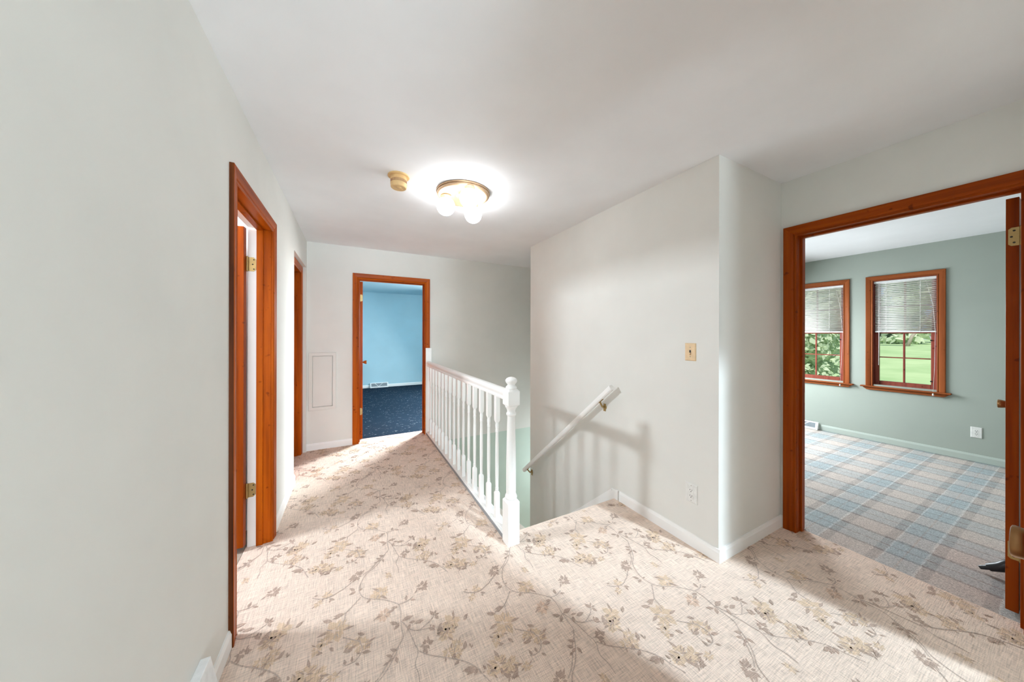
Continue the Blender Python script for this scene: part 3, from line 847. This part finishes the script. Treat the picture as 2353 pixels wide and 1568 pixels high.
# base rail and the bare edge strip beside the carpet
bm = bmesh.new()
box(bm, CX-.030, CX+.050, 1.826, 4.262, -.002, .030); box(bm, CX-.018, CX+.018, 1.828, 4.240, .030, .036)
obj('base_rail', bm, M_rail, ra, bevel=.003).matrix_parent_inverse = Matrix.Translation(-ra.location)
bm = bmesh.new(); box(bm, CX-.0345, CX-.0302, 1.832, 4.255, .0015, .022)
obj('edge_strip', bm, M_greybase, ra, label='bare grey strip along the foot of the railing').matrix_parent_inverse = Matrix.Translation(-ra.location)
bm = bmesh.new()
box(bm, .886, .962, 4.234, 4.2648, .0, 1.175)
lathe(bm, [(4.2325, .012), (4.234, .013)], (.924, 0, 1.135), 'y', 14)
obj('wall_post', bm, M_rail, ra, bevel=.004).matrix_parent_inverse = Matrix.Translation(-ra.location)
bm = bmesh.new(); q = .0165
sqsec(bm, [(.034, q, .0015), (.222, q, .0015), (.236, .0105, .003)], 0, 0)
lathe(bm, [(.232, .010), (.240, .0115), (.248, .0128), (.252, .0105), (.258, .0125), (.264, .0105), (.275, .0112), (.40, .0128), (.56, .0122), (.655, .0105), (.660, .0132), (.666, .0108), (.672, .0132), (.678, .0105), (.690, .0122), (.708, .0128), (.722, .0105), (.728, .0125), (.735, .0105)], (0, 0, 0), 'z', 18)
sqsec(bm, [(.728, .0105, .003), (.742, q, .0015), (.924, q, .0015)], 0, 0)
b0 = obj('baluster', bm, M_rail, ra, smooth=True, auto=35)
b0.location = Vector((CX, 2.010, 0))-ra.location
for i in range(1, 15):
    c = b0.copy(); COL.objects.link(c); c.parent = ra
    c.location = Vector((CX, 2.010+.1508*i, 0))-ra.location

# ------------------------------------------------------------------ wall handrail
hr = empty('wall_handrail', (XS, 2.55, .33), label='white sloping wooden handrail on brass brackets along the stair wall', cat='handrail')
A, B = Vector((1.868, 1.835, .934)), Vector((1.868, 3.262, -.298))
dv = (B-A).normalized(); up = Vector((1, 0, 0)).cross(dv).normalized()
if up.z < 0: up = -up
bm = bmesh.new()
sec = [(-.012, -.022), (.012, -.022), (.019, -.014), (.022, 0), (.019, .014), (.012, .021), (-.012, .021), (-.019, .014), (-.022, 0), (-.019, -.014)]
prism(bm, [A+Vector((1, 0, 0))*a+up*b for a, b in sec], B-A)
under(hr, obj('rail', bm, M_rail, bevel=.002))
def bracket(t):
    p = A+(B-A)*t
    w = Vector((XS, p.y+.02, p.z-.085))
    bm = bmesh.new()
    lathe(bm, [(XS-.007, .017), (XS-.003, .021), (XS, .021)], (0, w.y, w.z), 'x', 16)
    box(bm, XS-.006, XS, w.y-.012, w.y+.012, w.z-.034, w.z+.030)
    tube(bm, [(XS-.003, w.y, w.z+.004), (XS-.035, w.y-.004, w.z+.008), (p.x+.012, p.y+.004, p.z-.042), (p.x, p.y, p.z-.024)], [.010, .008, .0075, .009], 10)
    q = p-up*.0235
    bb = [q+dv*(-.03)+Vector((-.009, 0, 0)), q+dv*.03+Vector((-.009, 0, 0)), q+dv*.03+Vector((.009, 0, 0)), q+dv*(-.03)+Vector((.009, 0, 0))]
    prism(bm, bb, up*.003)
    under(hr, obj('rail_bracket', bm, M_brass, smooth=True, auto=40))
bracket(.095); bracket(.945)

# ------------------------------------------------------------------ ceiling lamp
LX, LY = .748, 2.243
la = empty('ceiling_lamp', (LX, LY, H), label='round brass ceiling light with three lit white globes', cat='lamp')
bm = bmesh.new()
lathe(bm, [(0, .150), (0, .196), (-.006, .202), (-.012, .200), (-.014, .193), (-.018, .196), (-.026, .195), (-.032, .188), (-.034, .178), (-.030, .165), (-.026, .150), (-.024, .06), (-.034, .055), (-.040, .04), (-.041, .008)], (0, 0, 0), 'z', 64)
p_ = obj('canopy_plate', bm, M_lampbrass, la, smooth=True, auto=30)
GL = [(.628, 2.299, 2.333), (.739, 2.084, 2.333), (.868, 2.355, 2.333)]
M_globe = mk_globe()
for gx, gy, gz in GL:
    dx, dy = gx-LX, gy-LY
    bm = bmesh.new()
    lathe(bm, [(H-.028-H, .040), (-.034, .041), (-.040, .036), (-.052, .034), (-.058, .0355)], (dx, dy, 0), 'z', 24)
    obj('lamp_socket', bm, M_lampbrass, la, smooth=True, auto=35)
    bm = bmesh.new(); n = 20
    R = .0685
    prof = []
    for i in range(n+1):
        a = math.pi*i/n
        prof.append((gz-H+R*math.cos(a), max(.001, R*math.sin(a))))
    prof = [q for q in prof if q[0] < -.056]
    lathe(bm, prof, (dx, dy, 0), 'z', 36)
    obj('globe_bulb', bm, M_globe, la, smooth=True)

# ------------------------------------------------------------------ smoke alarm
SX, SY = .279, 2.216
sm = empty('smoke_alarm', (SX, SY, H), label='yellowed cylindrical smoke alarm on the ceiling beside the lamp', cat='smoke alarm')
bm = bmesh.new()
lathe(bm, [(0, .070), (-.005, .071), (-.008, .068), (-.008, .05)], (0, 0, 0), 'z', 40)
obj('base_plate', bm, M_tan, sm, smooth=True, auto=30)
bm = bmesh.new()
lathe(bm, [(-.008, .050), (-.030, .054), (-.032, .052), (-.052, .051), (-.053, .054), (-.078, .051), (-.082, .047), (-.0815, .040), (-.0815, .024)], (0, 0, 0), 'z', 40)
body = obj('alarm_body', bm, M_tan, sm, smooth=True, auto=30)
bm = bmesh.new()
for i in range(44):
    a = 2*math.pi*i/44
    if -.2 < math.sin(a*1.0-.3) and math.cos(a) > .75: continue
    ca, sa = math.cos(a), math.sin(a)
    n = Vector((ca, sa, 0)); t = Vector((-sa, ca, 0))
    c = n*.0505
    prism(bm, [c-t*.0018+Vector((0, 0, -.033)), c+t*.0018+Vector((0, 0, -.033)), c+t*.0018+Vector((0, 0, -.051)), c-t*.0018+Vector((0, 0, -.051))], n*.0024)
obj('vent_slots', bm, M_tandark, sm)
bm = bmesh.new(); lathe(bm, [(-.079, .016), (-.083, .016), (-.085, .012)], (.0, -.008, 0), 'z', 24); lathe(bm, [(-.079, .006), (-.083, .005)], (.022, .01, 0), 'z', 14)
obj('test_button', bm, M_tan, sm, smooth=True, auto=30)

# ------------------------------------------------------------------ plates on the walls
def plate_bm(w, h, t=.006):
    bm = bmesh.new()
    for z0, z1, s in ((0, t*.45, 1.0), (t*.45, t, .93)):
        pass
    v = []
    for dpt, k in ((0, 0), (t*.4, 0), (t, .005)):
        v.append([bm.verts.new(p) for p in ((-w/2+k, -dpt, -h/2+k), (w/2-k, -dpt, -h/2+k), (w/2-k, -dpt, h/2-k), (-w/2+k, -dpt, h/2-k))])
    for a, b in zip(v[:-1], v[1:]):
        for i in range(4): bm.faces.new((a[i], a[(i+1) % 4], b[(i+1) % 4], b[i]))
    bm.faces.new(v[0]); bm.faces.new(v[-1])
    return bm
def plate_things():
    # light switch (local: +x right, -y out of the wall)
    s = empty('light_switch', (XS, 1.231, 1.249), math.radians(-90), label='ivory toggle light switch on the stair wall', cat='switch')
    obj('cover_plate', plate_bm(.072, .114), M_ivory, s)
    bm = bmesh.new(); box(bm, -.0055, .0055, -.0066, -.0055, -.0125, .0125)
    obj('toggle_slot', bm, M_dark, s)
    bm = bmesh.new(); prism(bm, [(-.004, -.005, -.002), (-.004, -.016, -.014), (-.004, -.013, -.019), (-.004, -.005, -.011)], (.008, 0, 0))
    obj('toggle', bm, M_ivory, s, bevel=.001)
    for z in (.030, -.030):
        bm = bmesh.new(); lathe(bm, [(-.0058, .0035), (-.0068, .003)], (0, 0, z), 'y', 12)
        obj('plate_screw', bm, M_screw, s)
    def outlet(loc, rz, label, decora):
        o = empty('wall_outlet', loc, rz, label=label, cat='outlet')
        obj('cover_plate', plate_bm(.078 if decora else .072, .122 if decora else .115), M_wplast, o)
        if decora:
            bm = bmesh.new(); box(bm, -.017, .017, -.0076, -.0055, -.034, .034); obj('receptacle', bm, M_wplast, o, bevel=.001)
        else:
            for z in (.0195, -.0195):
                bm = bmesh.new()
                pts = [(.017*math.cos(a), 0, z+.0145*math.sin(a)*1.0) for a in [2*math.pi*i/20 for i in range(20)]]
                prism(bm, [(p[0], -.0055, max(z-.012, min(z+.012, p[2]))) for p in pts], (0, -.002, 0)); obj('receptacle', bm, M_wplast, o)
        bm = bmesh.new()
        for z in (.018, -.018):
            box(bm, -.0075, -.0050, -.0082, -.0070, z-.001, z+.007); box(bm, .0050, .0075, -.0082, -.0070, z-.001, z+.007)
            lathe(bm, [(-.0070, .0028), (-.0082, .0028)], (0, 0, z-.0075), 'y', 10)
        obj('socket_slots', bm, M_dark, o)
        for z in ((.048, -.048) if decora else (0,)):
            bm = bmesh.new(); lathe(bm, [(-.0058, .003), (-.0066, .0026)], (0, 0, z), 'y', 10); obj('plate_screw', bm, M_screw, o)
    outlet((XS, 1.223, .339), math.radians(-90), 'white duplex outlet low on the stair wall', True)
    outlet((XW, .628, .314), math.radians(-90), 'white outlet below the windows on the green wall', False)
plate_things()

# ------------------------------------------------------------------ access panel on the end wall
ap = empty('access_panel', (-.311, YF, .804), label='grey painted access panel door on the end wall', cat='panel')
bm = bmesh.new()
W2, H2 = .141, .339
P = lambda u, v, dd: (u, -dd, v)
rows = []
for w, dd in ((-.047, 0), (-.047, .006), (-.041, .0085), (-.012, .0105), (0, .012), (0.0, .0)):
    pass
def ring(w, dd): return [bm.verts.new(P(u, v, dd)) for u, v in ((-W2+w, -H2+w), (W2-w, -H2+w), (W2-w, H2-w), (-W2+w, H2-w))]
rs = [ring(0, 0), ring(0, .017), ring(.004, .021), ring(.036, .021), ring(.038, .018), ring(.0405, .001)]
for a, b in zip(rs[:-1], rs[1:]):
    for i in range(4): bm.faces.new((a[i], a[(i+1) % 4], b[(i+1) % 4], b[i]))
obj('panel_frame', bm, M_wall, ap)
bm = bmesh.new(); box(bm, -W2+.043, W2-.0455, -.011, -.001, -H2+.042, H2-.0455)
obj('panel_door', bm, M_wall, ap, bevel=.0015)

# ------------------------------------------------------------------ air registers
def register(loc, rz, L, hgt, depth, label, bar=True, inset=.03):
    """baseboard register: local x along the wall, -y out of the wall"""
    o = empty('air_register', loc, rz, label=label, cat='vent')
    bm = bmesh.new()
    prism(bm, [(-L/2, 0, 0), (-L/2, -depth, 0), (-L/2, -depth, hgt*.16), (-L/2, -depth*.45, hgt), (-L/2, 0, hgt)], (L, 0, 0))
    obj('register_body', bm, M_metalwhite, o, bevel=.002)
    f = lambda u, t, out=0.: (u, -(depth+(depth*.45-depth)*t)-out*.9, hgt*(.16+.84*t)+out*.3)
    bm = bmesh.new()
    u0, u1 = -L/2+inset, L/2-inset
    prism(bm, [f(u0, .14, .0003), f(u1, .14, .0003), f(u1, .86, .0003), f(u0, .86, .0003)], (0, -.001, .0003))
    obj('grille_opening', bm, M_ventgrey, o)
    bm = bmesh.new(); n = int((u1-u0)/.008)
    for i in range(n+1):
        u = u0+(u1-u0)*i/n
        tube(bm, [f(u, .14, .0012), f(u, .86, .0012)], .0012, 4)
    obj('grille_bars', bm, M_ventgrey, o)
    if bar:
        bm = bmesh.new()
        for a, b in ((-.02-L*.12, .02), (.02+L*.0, L*.16)):
            pass
        c0 = -L*.03
        for ua, ub in ((c0-.095, c0), (c0, c0+.095)):
            ta, tb = (.9, .1) if ua < c0 else (.1, .9)
            prism(bm, [f(ua-.007, ta, .002), f(ua+.007, ta, .002), f(ub+.007, tb, .002), f(ub-.007, tb, .002)], (0, -.002, .0006))
        obj('chevron_bar', bm, M_metalwhite, o)
    return o
register((XL, 1.20, 0), math.radians(90), .52, .215, .062, 'white baseboard register low on the left wall at the picture edge', False, .10)
register((.615, 8.568, 0), 0, .43, .125, .055, 'white air register under the blue room wall')
register((XW-.012, 2.06, 0), math.radians(-90), .36, .105, .055, 'white air register on the plaid carpet below the green wall')

# ================================================================== OUTSIDE
bm = bmesh.new()
def gz(x, y):
    t = min(1, max(0, (x-9)/52)); t = t*t*(3-2*t)
    return -3.1+3.25*t+.15*math.sin(y*.07+x*.05)
nx, ny = 40, 40
gv = [[bm.verts.new((6.6+(i/nx)**1.6*140, -60+j*4.5, gz(6.6+(i/nx)**1.6*140, -60+j*4.5))) for j in range(ny+1)] for i in range(nx+1)]
for i in range(nx):
    for j in range(ny):
        bm.faces.new((gv[i][j], gv[i+1][j], gv[i+1][j+1], gv[i][j+1]))
obj('lawn', bm, M_lawn, smooth=True, label='bright sunlit lawn seen through the window', cat='lawn', kind='structure')
bm = bmesh.new()
pr = None
for j in range(16):
    y = 11.5+j*2
    x = 44-.9*(y-12)
    a = bm.verts.new((x-1.0, y, gz(x-1.0, y)+.06)); b = bm.verts.new((x+1.0, y, gz(x+1.0, y)+.06))
    if pr: bm.faces.new((pr[0], pr[1], b, a))
    pr = (a, b)
obj('driveway', bm, M_road, label='pale drive crossing the lawn outside', cat='path', kind='structure')

def tree(x, y, h, cr, n, mat, label, seed, trunk=.25, low=.25, lean=(0, 0), group=None, leaf=.34, name='leafy_tree', nb=16):
    rnd = random.Random(seed); z0 = gz(x, y)
    t = empty(name, (x, y, z0), label=label, cat='tree', group=group)
    bm = bmesh.new()
    tube(bm, [(0, 0, -.3), (lean[0]*.12, lean[1]*.12, h*.12), (lean[0]*.5, lean[1]*.5, h*.36), (lean[0], lean[1], h*.75)], [trunk, trunk*.85, trunk*.65, trunk*.25], 10)
    obj('trunk', bm, M_bark, t, smooth=True)
    bm = bmesh.new()
    blobs = [(rnd.uniform(-.55, .55)*cr, rnd.uniform(-.55, .55)*cr, h*(low+rnd.random()*(1-low)), rnd.uniform(.35, .6)*cr) for _ in range(nb)]
    for i in range(n):
        bx, by, bz, br = rnd.choice(blobs)
        v = Vector((rnd.gauss(0, 1), rnd.gauss(0, 1), rnd.gauss(0, 1))).normalized()*br*rnd.uniform(.6, 1)
        c = Vector((bx, by, bz))+v
        if c.z < .2: c.z = rnd.uniform(.2, .8)
        nr = (v.normalized()+Vector((rnd.uniform(-.6, .6), rnd.uniform(-.6, .6), rnd.uniform(-.2, .9)))).normalized()
        u = nr.orthogonal().normalized(); w = nr.cross(u)
        a = rnd.uniform(0, 6.28); u, w = u*math.cos(a)+w*math.sin(a), w*math.cos(a)-u*math.sin(a)
        s = leaf*rnd.uniform(.6, 1.25)
        bm.faces.new([bm.verts.new(c+u*s), bm.verts.new(c+w*s*.6), bm.verts.new(c-u*s), bm.verts.new(c-w*s*.6)])
    obj('foliage', bm, mat, t)
    return t
tree(17.5, 6.75, 6.4, 2.6, 20000, M_fol1, 'pale leafy tree close outside the window by the door frame', 3, low=.02, leaf=.13, nb=34)
tree(60, 11.05, 10, 2.2, 500, M_fol2, 'pale leaning tree trunk at the back of the lawn', 9, trunk=.18, low=.74, lean=(.2, -3.4), leaf=.45, name='leaning_tree')
k = 0
for yy in range(-26, 44, 8):
    k += 1
    tree(76+((k*37) % 4), yy, 9+((k*7) % 4), 3.4, 1100, M_fol2 if k % 3 else M_fol1, 'leafy tree in the row closing off the lawn', 20+k, low=.02, leaf=.7, group='trees in the row at the back of the lawn')
    tree(90+((k*29) % 4), yy+4, 11+((k*5) % 4), 3.6, 1100, M_fol2, 'leafy tree in the row closing off the lawn', 60+k, low=.02, leaf=.8, group='trees in the row at the back of the lawn')

# ================================================================== LIGHT
w = bpy.data.worlds.new('daylight_sky'); scn.world = w; w.use_nodes = True
bg = w.node_tree.nodes['Background']
sky = w.node_tree.nodes.new('ShaderNodeTexSky')
sky.sky_type = 'HOSEK_WILKIE'; sky.turbidity = 3.0; sky.sun_direction = (-.55, -.25, .8)
w.node_tree.links.new(sky.outputs[0], bg.inputs['Color'])
bg.inputs['Strength'].default_value = SKY

def area(name, loc, target, sx, sy, power, col=(1, 1, 1), spread=180):
    l = bpy.data.lights.new(name, 'AREA'); l.shape = 'RECTANGLE'; l.size = sx; l.size_y = sy
    l.energy = power; l.color = col
    l.spread = math.radians(spread)
    o = bpy.data.objects.new(name, l); COL.objects.link(o)
    o.location = loc
    dv = Vector(target)-Vector(loc)
    o.rotation_euler = dv.to_track_quat('-Z', 'Y').to_euler()
    return o
for a in AREAS: area(*a)
s = bpy.data.lights.new('sun', 'SUN'); s.energy = SUN; s.angle = .02; s.color = (1, .96, .9)
so = bpy.data.objects.new('sun', s); COL.objects.link(so)
so.rotation_euler = Vector((.55, .25, -.8)).to_track_quat('-Z', 'Y').to_euler()

# ================================================================== CAMERA
cam = bpy.data.cameras.new('camera'); co = bpy.data.objects.new('camera', cam); COL.objects.link(co)
cam.sensor_fit = 'HORIZONTAL'; cam.sensor_width = 36.0
cam.lens = 705.4569/2353*36
cam.shift_x = .7084/2353; cam.shift_y = -14.4987/2353
cam.clip_start = .03; cam.clip_end = 500
psi, pit, rol = .4788, .0002, .0020
fw = Vector((math.sin(psi)*math.cos(pit), math.cos(psi)*math.cos(pit), math.sin(pit)))
rt = Vector((math.cos(psi), -math.sin(psi), 0)); upv = rt.cross(fw)
r_ = rt*math.cos(rol)+upv*math.sin(rol); u_ = upv*math.cos(rol)-rt*math.sin(rol)
co.matrix_world = Matrix(((r_.x, u_.x, -fw.x, 0), (r_.y, u_.y, -fw.y, 0), (r_.z, u_.z, -fw.z, 1.3582), (0, 0, 0, 1)))
scn.camera = co

vs = scn.view_settings
vs.view_transform = 'Standard'; vs.look = 'None'; vs.exposure = EXPOSURE; vs.gamma = 1.0
vs.use_curve_mapping = False
scn.cycles.max_bounces = 10; scn.cycles.diffuse_bounces = 7; scn.cycles.transparent_max_bounces = 12
scn.cycles.sample_clamp_indirect = 8.0
scn.cycles.caustics_reflective = False; scn.cycles.caustics_refractive = False
